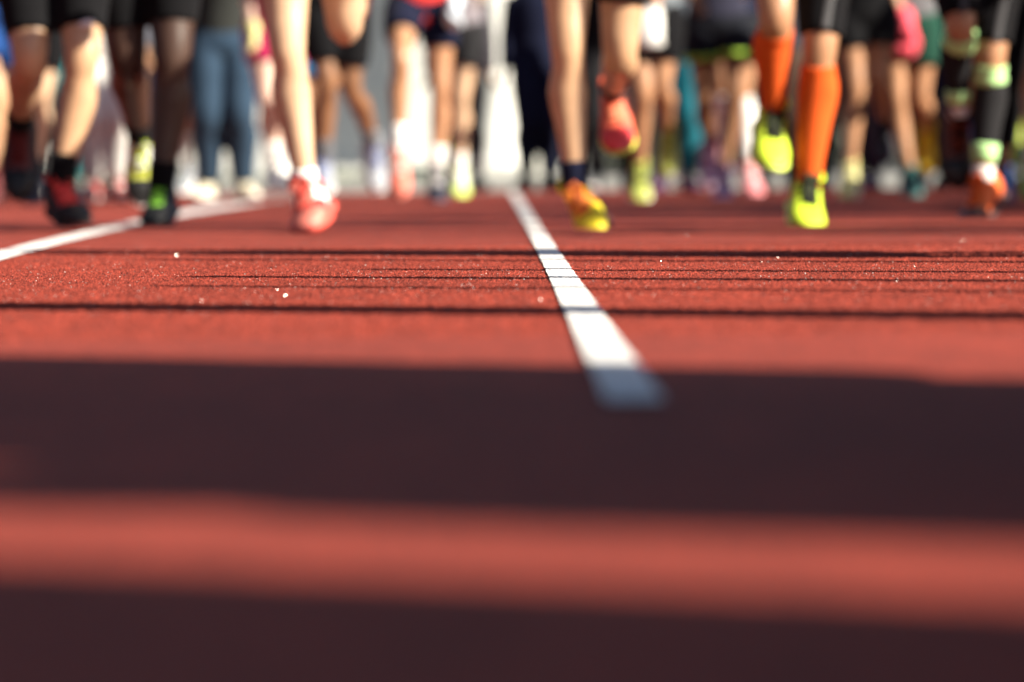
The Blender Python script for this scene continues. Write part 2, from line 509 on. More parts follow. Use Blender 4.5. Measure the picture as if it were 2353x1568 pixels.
    # socks, sleeves, bands: (leg or None for both, from, to, colour, name)
    for (wh, a, b, c, nm2) in o.get('socks', []):
        for i in ((0, 1) if wh is None else (wh,)):
            sleeve(lps[i], a, b, .0045 + (.004 if nm2 == 'cuff' else 0), nm2, surface('cloth', c), root, base)
    # gloves
    for (i, c, grow) in o.get('gloves', []):
        a, e, wv = arms[i]; d = (wv - e).normalized()
        V, Fc = [], []
        hand(V, Fc, wv, d, -1 if i == 0 else 1, 1.0 + grow, .75)
        tube(V, Fc, [wv - d * .045, wv - d * .02, wv + d * .02], [.034, .036, .036], 12)
        me = remesh(V, Fc, .008, 2)
        for vv in me.vertices:
            pass
        bm = bmesh.new(); bm.from_mesh(me)
        for vv in bm.verts:
            vv.co += vv.normal * (.004 + grow * .03)
        bm.to_mesh(me); bm.free()
        link('glove', localise(me, base), surface('cloth', c), root)
    for i in (0, 1):
        sp = o['shoes'] if not isinstance(o['shoes'], list) else o['shoes'][i]
        add_shoe(root, base, ankles[i], *feet[i], sp, o.get('shoe_size', 1.06))
    return root, arms


def runner(label, d, hipx, st, legs, o, vox=.014, group=None):
    """legs: image-left then image-right: ((knee x, y), (ankle x, y), knee sign, ankle sign, (pitch, yaw, roll))"""
    s_ = o.get('size', 1.0); lt, ls = LT * s_, LS * s_
    k = legs[st]
    px = unproj(hipx, HOR, d).x
    hw = .092 * s_
    hx = px + (-hw if st == 0 else hw)
    K = unproj(*k[0], d + k[2])                       # stance knee: a depth offset in metres
    z = K.z + math.sqrt(max(lt * lt - (K.x - hx) ** 2 - (K.y - d) ** 2, .01))
    pel = Vector((px, d, z + .02)); hips = [Vector((px - hw, d, z)), Vector((px + hw, d, z))]
    knees, ankles = [None, None], [None, None]
    for i in (0, 1):
        kn, an, ks, as_, ft = legs[i]
        knees[i] = K if i == st else solve(hips[i], *kn, lt, ks)
        ankles[i] = solve(knees[i], *an, ls, as_)
    o = dict(o)
    if 'handpx' in o:
        o['hands'] = tuple(None if h is None else unproj(h[0], h[1], d + h[2]) for h in o['handpx'])
    r, arms = make_person(label, group, pel, hips, knees, ankles, [l[4] for l in legs], o, vox)
    return r, arms, pel


PEOPLE = {}


def standing(label, x, y, o, facing=0, vox=.018, group=None, spread=.11, step=0.0):
    """a person on both feet at world (x, y); step sets one foot ahead of the other"""
    s_ = o.get('size', 1.0)
    pel = Vector((x, y, .945 * s_ - abs(step) * .08)); hips = [pel + Vector((sx * .092, 0, -.02)) for sx in (-1, 1)]
    ankles = [Vector((x - spread, y - step, .105)), Vector((x + spread, y + step, .105))]
    knees = []
    for i in (0, 1):
        kn, _ = two_bone(hips[i], ankles[i], LT * s_, LS * s_, Vector((0, -1, 0))); knees.append(kn)
    o = dict(o); o.setdefault('run', False); o.setdefault('lean', 0.0)
    yw = o.get('yaw', 15)
    return make_person(label, group, pel, hips, knees, ankles, [(0, -yw, 0), (0, yw, 0)], o, vox)


# ------------------------------------------------------------------ ground and track
def sheet(name, x0, x1, y0, y1, z, mat):
    o = link(name, raw(name, [(x0, y0, z), (x1, y0, z), (x1, y1, z), (x0, y1, z)], [(0, 1, 2, 3)]), mat, smooth=False)
    o['kind'] = 'structure'; return o


sheet('ground', -500, 500, -300, 900, -.03, M_ASPHALT)
v, f = [], []
TX0, TX1, TY0, TY1 = -30, 30, -8, 27.3
v = [(TX0, TY0, 0), (TX1, TY0, 0), (TX1, TY1, 0), (TX0, TY1, 0), (TX0, TY0, -.028), (TX1, TY0, -.028), (TX1, TY1, -.028), (TX0, TY1, -.028)]
f = [(0, 1, 2, 3), (4, 5, 1, 0), (5, 6, 2, 1), (6, 7, 3, 2), (7, 4, 0, 3)]
o = link('running_track', raw('running_track', v, f), M_TRACK, smooth=False); o['kind'] = 'structure'


def ribbon(name, pts, widths, z=.004):
    v, f = [], []
    n = len(pts)
    for i, p in enumerate(pts):
        t = Vector(pts[min(i + 1, n - 1)]) - Vector(pts[max(i - 1, 0)]); t.z = 0; t.normalize()
        nn = Vector((-t.y, t.x, 0)) * widths[i] * .5
        a = Vector((p[0], p[1], z))
        v += [a + nn, a - nn]
        if i:
            f.append((2 * i - 2, 2 * i - 1, 2 * i + 1, 2 * i))
    o = link(name, raw(name, v, f), M_PAINT, smooth=False); o['kind'] = 'structure'
    return o


A0, A1 = ground_at(1460, 930), ground_at(1179, 441)
LINE_W = .050
def ragged(p0, p1, n):
    return [p0.lerp(p1, (i / n) ** 1.15) for i in range(n + 1)]
lp_ = ragged(A0, A1, 900)
ribbon('lane_line', lp_, [LINE_W + random.gauss(0, .0011) + .0016 * noise.noise((i * .05, 0, 0)) for i in range(901)])
curve = [(-120, 624), (0, 590), (110, 561), (200, 540), (300, 517), (400, 497), (480, 482), (560, 470), (650, 459), (760, 451)]
ribbon('lane_line', [ground_at(*p) for p in curve], [.085, .085, .085, .085, .085, .11, .17, .13, .06, .05])

# loose rubber granules standing on the mat, thickest where the lens is sharp
rng = np.random.default_rng(3)


def in_line(X, Y):
    t = (Y - A0.y) / (A1.y - A0.y)
    return (t > 0) & (np.abs(X - (A0.x + (A1.x - A0.x) * t)) < LINE_W / 2)


def grains(name, X, Y, size, mat, z0=0.0, hmul=.8):
    n = len(X)
    a = rng.uniform(0, 6.28, n); s = size * rng.uniform(.55, 1.3, n); h = s * hmul * rng.uniform(.4, 1.2, n)
    vs = np.zeros((n, 5, 3), np.float32)
    for k in range(4):
        rr = s * rng.uniform(.6, 1.15, n)
        vs[:, k, 0] = X + np.cos(a + k * 1.5708) * rr; vs[:, k, 1] = Y + np.sin(a + k * 1.5708) * rr; vs[:, k, 2] = z0 - .0003
    vs[:, 4, 0] = X + rng.uniform(-.5, .5, n) * s; vs[:, 4, 1] = Y + rng.uniform(-.5, .5, n) * s; vs[:, 4, 2] = z0 + h
    me = bpy.data.meshes.new(name)
    me.vertices.add(n * 5); me.vertices.foreach_set('co', vs.ravel())
    idx = np.array([[0, 1, 4], [1, 2, 4], [2, 3, 4], [3, 0, 4]]).ravel()
    loops = (np.arange(n)[:, None] * 5 + idx[None, :]).ravel().astype(np.int32)
    me.loops.add(n * 12); me.loops.foreach_set('vertex_index', loops)
    me.polygons.add(n * 4); me.polygons.foreach_set('loop_start', (np.arange(n * 4) * 3).astype(np.int32)); me.polygons.foreach_set('loop_total', np.full(n * 4, 3, np.int32))
    me.update(calc_edges=True)
    o = link(name, me, mat, smooth=False); o['kind'] = 'stuff'
    return o


N = 300000
Y = np.concatenate([rng.normal(6.9, .75, int(N * .7)), rng.uniform(4.6, 9.6, int(N * .3))]); Y = Y[(Y > 4.4) & (Y < 9.8)]
X = rng.uniform(-1, 1, len(Y)) * (Y * .1335 + .08)
il = in_line(X, Y)
miss = rng.random(len(X)) < .05
o = grains('rubber_granules', X[~il | miss], Y[~il | miss], .0027, M_TRACK, 0.0, 1.05)
o['label'], o['category'] = 'loose red rubber granules over the sharp strip of the track', 'granules'
o = grains('painted_granules', X[il & ~miss], Y[il & ~miss], .002, M_PAINT, .004, .6)
o['label'], o['category'] = 'white painted rubber granules on the middle lane line', 'granules'

# grit: little clear mineral flakes lying at every angle, some of which catch the sun
n = 4600
Y = np.concatenate([rng.uniform(5.4, 12.5, n // 2), rng.normal(6.9, .9, n // 2)]); Y = np.clip(Y, 5.3, 13)
n = len(Y)
X = rng.uniform(-1, 1, n) * (Y * .1335 + .05)
nz = rng.normal(0, 1, (n, 3)); nz[:, 2] = np.abs(nz[:, 2]) + .4; nz /= np.linalg.norm(nz, axis=1)[:, None]
t1 = np.cross(nz, rng.normal(0, 1, (n, 3))); t1 /= np.linalg.norm(t1, axis=1)[:, None]; t2 = np.cross(nz, t1)
s = rng.uniform(.0004, .00105, n)[:, None]
c = np.stack([X, Y, np.full(n, .0026)], 1)
vs = np.stack([c + t1 * s, c + t2 * s * .8, c - t1 * s * .9, c - t2 * s], 1).reshape(-1, 3)
me = bpy.data.meshes.new('glass_grit'); me.from_pydata(vs.tolist(), [], [(4 * i, 4 * i + 1, 4 * i + 2, 4 * i + 3) for i in range(n)])
mg, ng, bg, lg = nodes_of('mineral_grit'); bg.inputs['Metallic'].default_value = .3; bg.inputs['Roughness'].default_value = .22
lg(mix_cols(ng, noise_tex(ng, 40), (.75, .72, .66), (.9, .9, .88)), bg.inputs['Base Color'])
o = link('mineral_grit', me, mg, smooth=False); o['kind'] = 'stuff'
o['label'], o['category'] = 'tiny pale grit glinting on the red track', 'grit'

# ------------------------------------------------------------------ building, verge, hedge
def box(v, f, x0, x1, y0, y1, z0, z1):
    b = len(v)
    v += [Vector(p) for p in ((x0, y0, z0), (x1, y0, z0), (x1, y1, z0), (x0, y1, z0), (x0, y0, z1), (x1, y0, z1), (x1, y1, z1), (x0, y1, z1))]
    f += [tuple(b + i for i in q) for q in ((0, 3, 2, 1), (4, 5, 6, 7), (0, 1, 5, 4), (1, 2, 6, 5), (2, 3, 7, 6), (3, 0, 4, 7))]


def boxes(name, bl, mat, parent=None, bev=0.0):
    v, f = [], []
    for b in bl:
        box(v, f, *b)
    me = raw(name, v, f)
    if bev:
        bm = bmesh.new(); bm.from_mesh(me); bmesh.ops.bevel(bm, geom=bm.edges[:], offset=bev, segments=2, affect='EDGES', clamp_overlap=True); bm.to_mesh(me); bm.free()
    return link(name, me, mat, parent, smooth=False)


M_WALL = surface('paint', (.70, .70, .66)); M_WALL2 = surface('paint', (.6, .6, .56))
bl = thing('building', 'pale building with a round white column beyond the track', 'building', (-3, 44, 0))
def loc(me_list): return me_list
bw = boxes('wall', [(-6.5, 3.72, 1.2, 1.6, 0, 5.2), (-6.5, 3.72, -.2, 1.6, 4.3, 5.2)], M_WALL, bl)
boxes('plinth', [(.95, 3.75, .55, 1.195, 0, .17)], M_WALL2, bl, .01)
v, f = [], []
tube(v, f, [Vector((2.82, .35, z)) for z in (.17, .2, .25, .28, 1.05, 1.07, 1.11, 1.13, 3.9, 4.0, 4.3)], [.34, .34, .31, .28, .28, .287, .287, .28, .26, .33, .34], 32)
link('column', raw('column', v, f), M_WALL, bl)
boxes('column_base', [(2.42, 3.22, -.05, .549, 0, .168)], M_WALL2, bl, .012)
v, f = [], []
tube(v, f, [Vector((-3.2, .35, z)) for z in (0, .2, .25, .28, 1.05, 1.07, 1.11, 1.13, 3.9, 4.0, 4.3)], [.34, .34, .31, .28, .28, .287, .287, .28, .26, .33, .34], 32)
link('column', raw('column', v, f), M_WALL, bl)
gl, gn, gb, gk = nodes_of('dark_glass'); gb.inputs['Base Color'].default_value = (.02, .024, .03, 1); gb.inputs['Roughness'].default_value = .12
for x0 in (-5.9, -2.4):
    wn = boxes('window', [(x0, x0 + 1.3, 1.14, 1.198, .55, .62), (x0, x0 + 1.3, 1.14, 1.198, 2.1, 2.17), (x0, x0 + .07, 1.14, 1.198, .622, 2.098), (x0 + 1.23, x0 + 1.3, 1.14, 1.198, .622, 2.098)], M_WALL2, bl)
    boxes('pane', [(x0 + .072, x0 + 1.228, 1.17, 1.196, .622, 2.098)], gl, wn)

# kerb along the far side of the track
kb = boxes('kerb', [(-30, 30, 30.6, 30.75, -.03, .09)], surface('paint', (.3, .3, .29)), None, .01); kb['kind'] = 'structure'

def blades(name, label, cat, n, fx, mat, kind='stuff', parent=None, wdt=.012):
    v, f = [], []
    for _ in range(n):
        p, d, h = fx()
        b = len(v); sd = Vector((d.y, -d.x, 0)); sd = sd.normalized() if sd.length > .01 else Vector((1, 0, 0))
        wv = wdt * random.uniform(.6, 1.4)
        v += [p - sd * wv, p + sd * wv, p + d * h * .6 + sd * wv * .8, p + d * h * .6 - sd * wv * .8, p + d * h]
        f += [(b, b + 1, b + 2, b + 3), (b + 3, b + 2, b + 4)]
    o = link(name, raw(name, v, f), mat, parent)
    if kind:
        o['kind'] = kind
    if label:
        o['label'], o['category'] = label, cat
    return o


mgz, gnn, gbb, gll = nodes_of('grass_blades'); gbb.inputs['Roughness'].default_value = .6
gll(mix_cols(gnn, noise_tex(gnn, 3), (.022, .05, .012), (.07, .11, .03)), gbb.inputs['Base Color'])
sheet('verge', -12, .0, 31, 40, -.02, surface('paint', (.05, .05, .03)))
blades('grass', 'dark green grass verge before the pale building', 'grass', 9000,
       lambda: (Vector((random.uniform(-7, -.55), 31.2 + 8.6 * random.random() ** 1.6, -.02)), Vector((random.uniform(-.4, .4), random.uniform(-.4, .4), 1)).normalized(), random.uniform(.06, .16)), mgz)

hg = thing('hedge', 'tall dark hedge to the right behind the runners', 'hedge', (8, 41.5, 0))
boxes('stems', [(x, x + .06, -.03, .03, 0, 1.9) for x in np.arange(-6.9, 9, .45)], surface('paint', (.06, .045, .03)), hg)
mh, hn, hb, hl = nodes_of('hedge_leaf'); hb.inputs['Roughness'].default_value = .55
hl(mix_cols(hn, noise_tex(hn, 2), (.012, .022, .01), (.035, .055, .022)), hb.inputs['Base Color'])
def hleaf():
    p = Vector((random.uniform(-7.1, 10), random.gauss(0, .28), random.uniform(.02, 2.5) + random.uniform(-.1, .25)))
    return p, Vector((random.gauss(0, 1), random.gauss(-.3, 1), random.gauss(.2, 1))).normalized(), random.uniform(.09, .17)
blades('foliage', None, None, 26000, hleaf, mh, None, hg, .035)

# unseen stand added along the left of the track to block sky light
st = thing('grandstand', 'dark blue tiered stand along the left of the track', 'stand', (-9, 6, 0))
M_ST, M_SEAT = surface('paint', (.05, .05, .055)), surface('rubber', (.015, .025, .06))
for k in range(11):
    boxes('tier', [(-.85 * k - .85, -.85 * k, -30, 34, 0, .6 + .48 * k)], M_ST, st)
    boxes('bench', [(-.85 * k - .75, -.85 * k - .35, -30, 34, .602 + .48 * k, 1.0 + .48 * k)], M_SEAT, st)
boxes('back_wall', [(-9.7, -9.352, -30, 34, 0, 9.5)], M_ST, st)
boxes('roof', [(-9.7, 1.0, -30, 34, 9.502, 9.8)], M_ST, st)

# ------------------------------------------------------------------ the front runners
WH = (WHITE, WHITE, WHITE)
runner('runner in black shorts at far left, red shoe with a black sole', 12.8, 125, 1,
       (((70, 140), (45, 292), -1.6, 1, (60, 0, 0)), ((190, 128), (137, 432), -.14, 1, (8, 22, 6))),
       dict(skin=LIGHT, legw=1.1, bottom=(BLACK, (.84, .84), .006), emblem=1, top=(CHAR, .05, .6), socks=[(None, 1.72, 2.05, BLACK, 'sock')],
            shoes=[((.10, .012, .012), BLACK, (.12, .02, .02), BLACK, None, (.1, .02, .02), (.02, .01, .012)), ((.62, .035, .03), BLACK, (.80, .10, .08), BLACK, None, (.6, .04, .04), (.02, .01, .012))]), .011)
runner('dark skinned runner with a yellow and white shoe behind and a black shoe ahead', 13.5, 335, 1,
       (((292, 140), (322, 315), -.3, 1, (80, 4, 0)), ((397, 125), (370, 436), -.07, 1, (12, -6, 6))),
       dict(skin=SHADE_SKIN, legw=1.26, bottom=(BLACK, .8, .004), top=((.5, .5, .52), .02, .5), socks=[(None, 1.80, 2.05, BLACK, 'sock')],  # skin colour darkened to stand in for shade on the legs
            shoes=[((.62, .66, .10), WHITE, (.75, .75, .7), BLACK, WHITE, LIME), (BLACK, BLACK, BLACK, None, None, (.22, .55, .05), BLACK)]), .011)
runner('pale legged runner landing on a red and white shoe', 11.95, 722, 0,
       (((660, 110), (702, 430), -.1, 1, (14, -6, 26)), ((792, 62), (800, -45), .4, 1, (135, 0, 0))),
       dict(skin=PALE, legw=1.08, bottom=(CHAR, .48, .012), top=(RED, .02, .2), socks=[(None, 1.84, 2.06, WHITE, 'sock')],
            shoes=((.68, .04, .035), (.78, .10, .07), (.75, .2, .15), (.75, .2, .15), WHITE, (.7, .08, .06)), shoe_size=1.16), .011)
runner('bare legged runner with a yellow shoe and a coral shoe, beside the lane line', 12.2, 1375, 0,
       (((1303, 100), (1322, 441), -.1, 1, (22, 6, 36)), ((1424, 128), (1410, 214), -.3, 1, (36, 2, 6))),
       dict(skin=LIGHT, legw=1.06, bottom=(BLACK, (.5, .66), .012), top=(WHITE, .02, .2), socks=[(None, 1.76, 2.06, NAVY, 'sock')],
            shoes=[((.72, .60, .02), (.10, .03, .03), (.8, .25, .04), None, (.7, .25, .03), (.5, .12, .04)), (CORAL, (.55, .6, .08), (.8, .35, .2), (.72, .05, .06), None, CORAL)]), .011)
runner('runner in orange knee socks and lime yellow shoes', 12.55, 1835, 1,
       (((1783, 38), (1778, 258), -.5, .45, (28, 0, -12)), ((1884, 105), (1858, 426), -.08, 1, (16, 1, -14))),
       dict(skin=TAN, legw=1.08, bottom=(BLACK, (.6, .95), .006), stripe=((.09, .09, .095), (1,)), top=(BLACK, .02, .5), socks=[(None, 1.12, 2.04, ORANGE, 'sock')],
            shoes=(LIME, (.66, .80, .15), BLACK, None, None, (.03, .035, .02)), shoe_size=1.12), .011)
runner('runner in charcoal calf sleeves with mint bands and an orange shoe', 13.5, 2235, 1,
       (((2207, 58), (2202, 268), -.5, .45, (72, 10, 0)), ((2278, 122), (2258, 420), -.08, 1, (22, -30, 14))),
       dict(skin=TAN, bottom=(BLACK, (.94, .96), .006), stripe=((.07, .07, .075), (0, 1)), top=(BLACK, .02, .5),
            socks=[(None, 1.2, 1.80, CHAR, 'calf_sleeve'), (None, 1.09, 1.23, MINT, 'cuff'), (None, 1.70, 1.84, MINT, 'cuff'), (None, 1.86, 2.06, WHITE, 'sock')],
            shoes=[((.06, .015, .012), BLACK, (.2, .04, .02), BLACK, None, BLACK), ((.75, .13, .02), (.06, .03, .03), (.7, .13, .03), (.16, .05, .04), None, (.7, .12, .03))]), .011)

# ------------------------------------------------------------------ the runners and walkers behind
def std(label, px, d, o, **k):
    return standing(label, unproj(px, HOR, d).x, d, o, **k)


std('person in blue jeans and dark jacket with cream shoes', 519, 22.6, dict(skin=TAN, bottom=(JEANS, 1.96, .034), top=((.03, .032, .03), -.13, 2), shoes=(CREAM, WHITE, CREAM), yaw=20), spread=.10)
runner('runner in a red shirt and navy shorts with white gloves', 20.6, 970, 1,
       (((922, 135), (916, 352), -1, 1, (55, 4, 0)), ((1012, 205), (1005, 392), -.06, 1, (30, 0, 0))),
       dict(skin=TAN, bottom=(NAVY, (.62, .5), .018), top=((.72, .05, .04), -.10, .5), handpx=(None, (1043, 5, -.1)), gloves=[(1, (.6, .68, .75), .25)],
            socks=[(None, 1.66, 2.06, WHITE, 'sock')], shoes=[((.75, .18, .12), (.7, .25, .2), WHITE), (NAVY, NAVY, WHITE)]))
runner('runner with black knee length shorts behind the red and white shoe', 19.6, 770, 0,
       (((752, 190), (744, 375), -.05, 1, (20, 0, 0)), ((806, 205), (862, 335), -.2, 1, (60, 20, 0))),
       dict(skin=BROWN, bottom=(BLACK, .80, .02), top=(GREY, -.02, .5), socks=[(None, 1.7, 2.06, GREY, 'sock')], shoes=((.28, .30, .34), WHITE, (.1, .14, .4))))
runner('pale legged walker with white shoes and a yellow glove beside the jeans', 21.3, 640, 0,
       (((614, 235), (628, 385), -.05, 1, (8, 10, 0)), ((652, 235), (652, 385), -.2, 1, (10, 0, 0))),
       dict(skin=(.66, .45, .36), bottom=(MAGENTA, .5, .012), top=(MAGENTA, .0, .4), handpx=((586, 98, -.1), None), gloves=[(0, (.66, .64, .3), .0)],
            socks=[(None, 1.6, 2.06, WHITE, 'sock')], shoes=(WHITE, WHITE, WHITE)))
runner('runner in bright blue shorts with red gloves behind the pale leg', 21.5, 690, 0,
       (((690, 225), (690, 385), -.05, 1, (10, 0, 0)), ((722, 230), (716, 330), -.2, 1, (55, 0, 0))),
       dict(skin=BROWN, bottom=((.03, .25, .55), .75, .02), top=(BLUE, .0, .4), handpx=(None, (716, 45, -.15)), gloves=[(1, (.75, .06, .05), .2)],
            shoes=((.06, .07, .10), CHAR, BLACK)))
runner('runner with pale legs and white and lime shoes left of the column', 24.2, 1050, 1,
       (((1020, 222), (1012, 330), -.2, 1, (60, 0, 0)), ((1060, 222), (1056, 388), -.06, 1, (30, 0, 0))),
       dict(skin=PALE, bottom=(CHAR, .62, .018), top=((.2, .18, .2), .0, .6), socks=[(None, 1.78, 2.06, WHITE, 'sock')], shoes=((.78, .82, .6), LIME, WHITE, (.6, .8, .2))))
std('person in navy tracksuit standing right of the column', 1236, 28, dict(skin=TAN, bottom=(NAVY, 1.93, .02), top=(NAVY, -.1, 2), shoes=(BLACK, CHAR, BLACK)), spread=.08)
runner('tan legged runner in black shorts holding a white towel', 20.4, 1492, 0,
       (((1478, 215), (1470, 385), -.05, 1, (35, 0, 0)), ((1520, 200), (1535, 300), -.2, 1, (65, 0, 0))),
       dict(skin=TAN, bottom=(BLACK, .66, .02), top=((.15, .17, .19), .0, .5), handpx=((1486, -25, -.12), None), shoes=((.35, .4, .08), WHITE, BLACK)))
std('person in teal trousers and slate jacket with purple shoes', 1548, 25, dict(skin=LIGHT, bottom=((.012, .12, .16), 1.9, .022), top=((.07, .085, .105), -.14, 2), shoes=((.09, .03, .09), (.1, .05, .1), BLACK)), spread=.09)
runner('runner in black shorts with lime hems and violet shoes', 21.6, 1652, 1,
       (((1618, 235), (1632, 335), -.3, 1, (65, 0, 0)), ((1690, 225), (1662, 398), -.06, 1, (40, -4, 0))),
       dict(skin=BROWN, bottom=((.010, .011, .016), .50, .024, (.25, .4, .05)), top=((.03, .03, .05), .0, .5), handpx=((1600, 0, -.2), None), shoes=(VIOLET, (.55, .5, .6), WHITE, (.6, .5, .68))))
runner('runner in white calf sleeves and pink shoes', 23.6, 1692, 1,
       (((1658, 195), (1643, 340), -.25, 1, (50, -8, 0)), ((1708, 205), (1722, 385), -.06, 1, (32, 14, 0))),
       dict(skin=TAN, bottom=(CHAR, .65, .015), top=(NAVY, .0, .5), socks=[(None, 1.08, 1.92, WHITE, 'calf_sleeve')], shoes=((.75, .25, .27), (.8, .5, .5), WHITE)))
runner('runner in long black shorts with pale yellow shoes', 21, 1985, 0,
       (((1968, 205), (1953, 385), -.06, 1, (28, -10, 0)), ((2020, 190), (2030, 275), -.2, 1, (70, 0, 0))),
       dict(skin=TAN, bottom=(BLACK, .56, .022), top=(BLACK, -.02, .5), shoes=[((.62, .58, .25), WHITE, GREY), (NAVY, (.1, .06, .16), BLACK)]))
runner('runner in dark green shorts with a pink glove and a yellow shoe', 21.6, 2085, 0,
       (((2060, 225), (2090, 395), -.05, 1, (22, 4, 0)), ((2115, 225), (2130, 300), -.2, 1, (74, 6, 0))),
       dict(skin=TAN, bottom=((.012, .05, .035), .58, .022), top=(GREY, .0, .5), handpx=((2078, 50, -.2), None), gloves=[(0, PINK, .75)],
            shoes=[((.03, .12, .12), (.06, .12, .12), BLACK), ((.72, .52, .02), YELLOW, YELLOW)]))
runner('runner cut by the right edge with a lime and green shoe', 20, 2352, 1,
       (((2330, 170), (2330, 270), -.2, 1, (76, 0, 0)), ((2372, 190), (2368, 390), -.06, 1, (25, 0, 0))),
       dict(skin=TAN, bottom=(BLACK, .7, .02), top=(CHAR, .0, .5), socks=[(None, 1.72, 2.06, WHITE, 'sock')], shoes=((.45, .55, .05), GREEN, BLUE, (.1, .4, .05))))
runner('runner in black tights with a blue shoe behind the charcoal calf sleeves', 17.8, 2310, 1,
       (((2255, 205), (2250, 300), -.2, 1, (70, 0, 0)), ((2318, 180), (2302, 405), -.06, 1, (30, -6, 0))),
       dict(skin=BROWN, bottom=(BLACK, 1.75, .006), top=(BLACK, .0, 2), shoes=((.03, .10, .35), CHAR, (.3, .5, .7), (.05, .08, .08))))
runner('runner with bare calves behind the black shorts at far left', 20.5, 88, 1,
       (((48, 215), (52, 330), -.2, 1, (60, 0, 0)), ((96, 215), (80, 405), -.06, 1, (20, 0, 0))),
       dict(skin=PALE, bottom=(BLACK, .75, .02), top=((.3, .36, .4), .0, .5), socks=[(None, 1.8, 2.06, NAVY, 'sock')], shoes=(NAVY, GREY, BLACK)))
runner('runner in blue shorts cut by the left edge', 20, 8, 0,
       (((-12, 215), (-18, 400), -.06, 1, (20, 0, 0)), ((20, 255), (22, 330), -.3, 1, (70, 0, 0))),
       dict(skin=LIGHT, bottom=((.02, .07, .24), .6, .025), top=(BLACK, .0, .5), shoes=((.12, .02, .02), BLACK, BLACK)))
std('person in white trousers and slate jacket with red shoes', 245, 22.3, dict(skin=TAN, bottom=((.70, .69, .66), 1.9, .026), top=((.10, .105, .13), -.42, 2), shoes=((.55, .10, .09), WHITE, WHITE)), spread=.07)
std('person in teal trousers behind the bare legs', 188, 24.5, dict(skin=TAN, bottom=((.02, .22, .24), 1.9, .022), top=(CHAR, -.2, 2), shoes=(BLACK, CHAR, BLACK)), spread=.07)
runner('runner in teal calf sleeves and grey shoes left of the jeans', 23, 452, 0,
       (((440, 270), (428, 385), -.2, 1, (20, -8, 0)), ((475, 225), (462, 330), -.25, 1, (40, 0, 0))),
       dict(skin=LIGHT, bottom=(NAVY, .75, .022), top=(BLACK, -.05, .6), socks=[(0, 1.2, 1.9, (.6, .66, .64), 'calf_sleeve'), (1, 1.2, 1.9, (.03, .26, .28), 'calf_sleeve')], shoes=((.26, .28, .31), WHITE, BLACK)))

# filler of the pack: each in its own clothes, deeper in the field
deep = [
    ('spectator in black trousers and grey hooded top between dark runners', 2150, 27, dict(skin=TAN, bottom=(BLACK, 1.93, .02), top=((.05, .05, .055), -.1, 2), shoes=(BLACK, CHAR, BLACK))),
    ('spectator in charcoal trousers behind the long black shorts', 1935, 27.5, dict(skin=TAN, bottom=(CHAR, 1.93, .02), top=(BLACK, -.1, 2), shoes=(BLACK, CHAR, BLACK))),
    ('spectator in dark plum trousers behind the pink glove', 2050, 26, dict(skin=TAN, bottom=((.03, .015, .03), 1.93, .02), top=(NAVY, -.1, 2), shoes=((.10, .06, .16), CHAR, BLACK))),
    ('spectator in navy trousers and black coat near the right edge', 2200, 25.5, dict(skin=TAN, bottom=(NAVY, 1.93, .022), top=(BLACK, -.35, 2), shoes=(BLACK, CHAR, BLACK))),
    ('spectator in black coat at the right edge of the crowd', 2290, 27, dict(skin=TAN, bottom=(CHAR, 1.93, .022), top=(BLACK, -.35, 2), shoes=(BLACK, CHAR, BLACK))),
    ('spectator in brown trousers behind the orange knee socks', 1790, 27, dict(skin=TAN, bottom=((.05, .03, .022), 1.93, .022), top=((.03, .03, .04), -.2, 2), shoes=(CHAR, CHAR, BLACK))),
    ('spectator in slate trousers behind the lime hemmed shorts', 1610, 28.5, dict(skin=TAN, bottom=((.04, .045, .055), 1.93, .022), top=((.06, .07, .085), -.2, 2), shoes=((.5, .2, .2), WHITE, BLACK))),
    ('spectator in black trousers and black jacket behind the coral shoe', 1405, 27.5, dict(skin=TAN, bottom=((.02, .02, .022), 1.93, .02), top=(BLACK, -.2, 2), shoes=(GREY, WHITE, BLACK))),
    ('spectator in grey trousers behind the yellow and coral shoes', 1295, 28.5, dict(skin=TAN, bottom=((.05, .05, .055), 1.93, .02), top=(CHAR, -.2, 2), shoes=(CREAM, WHITE, BLACK))),
    ('spectator in black trousers beside the jeans', 420, 26, dict(skin=TAN, bottom=(BLACK, 1.93, .02), top=((.03, .03, .035), -.1, 2), shoes=(BLACK, CHAR, BLACK))),
    ('spectator in navy trousers behind the dark skinned runner', 300, 26.5, dict(skin=TAN, bottom=(NAVY, 1.93, .022), top=((.04, .04, .05), -.2, 2), shoes=(BLACK, CHAR, BLACK))),
    ('spectator in black trousers at far left behind the bare calves', 45, 27, dict(skin=TAN, bottom=(BLACK, 1.93, .024), top=((.03, .03, .03), -.25, 2), shoes=((.14, .02, .03), BLACK, BLACK))),
    ('spectator in charcoal tracksuit at far left behind teal trousers', 130, 28, dict(skin=TAN, bottom=(CHAR, 1.93, .024), top=((.25, .30, .33), -.05, 2), shoes=(NAVY, WHITE, BLACK))),
    ('spectator in plum trousers left of the column', 1058, 29, dict(skin=TAN, bottom=((.06, .045, .055), 1.93, .018), top=((.05, .045, .055), -.2, 2), shoes=(BLACK, CHAR, BLACK))),
]
for lb, px, d, o_ in deep:
    std(lb, px, d, o_, spread=random.uniform(.08, .13), vox=.024, group='spectators behind the pack')

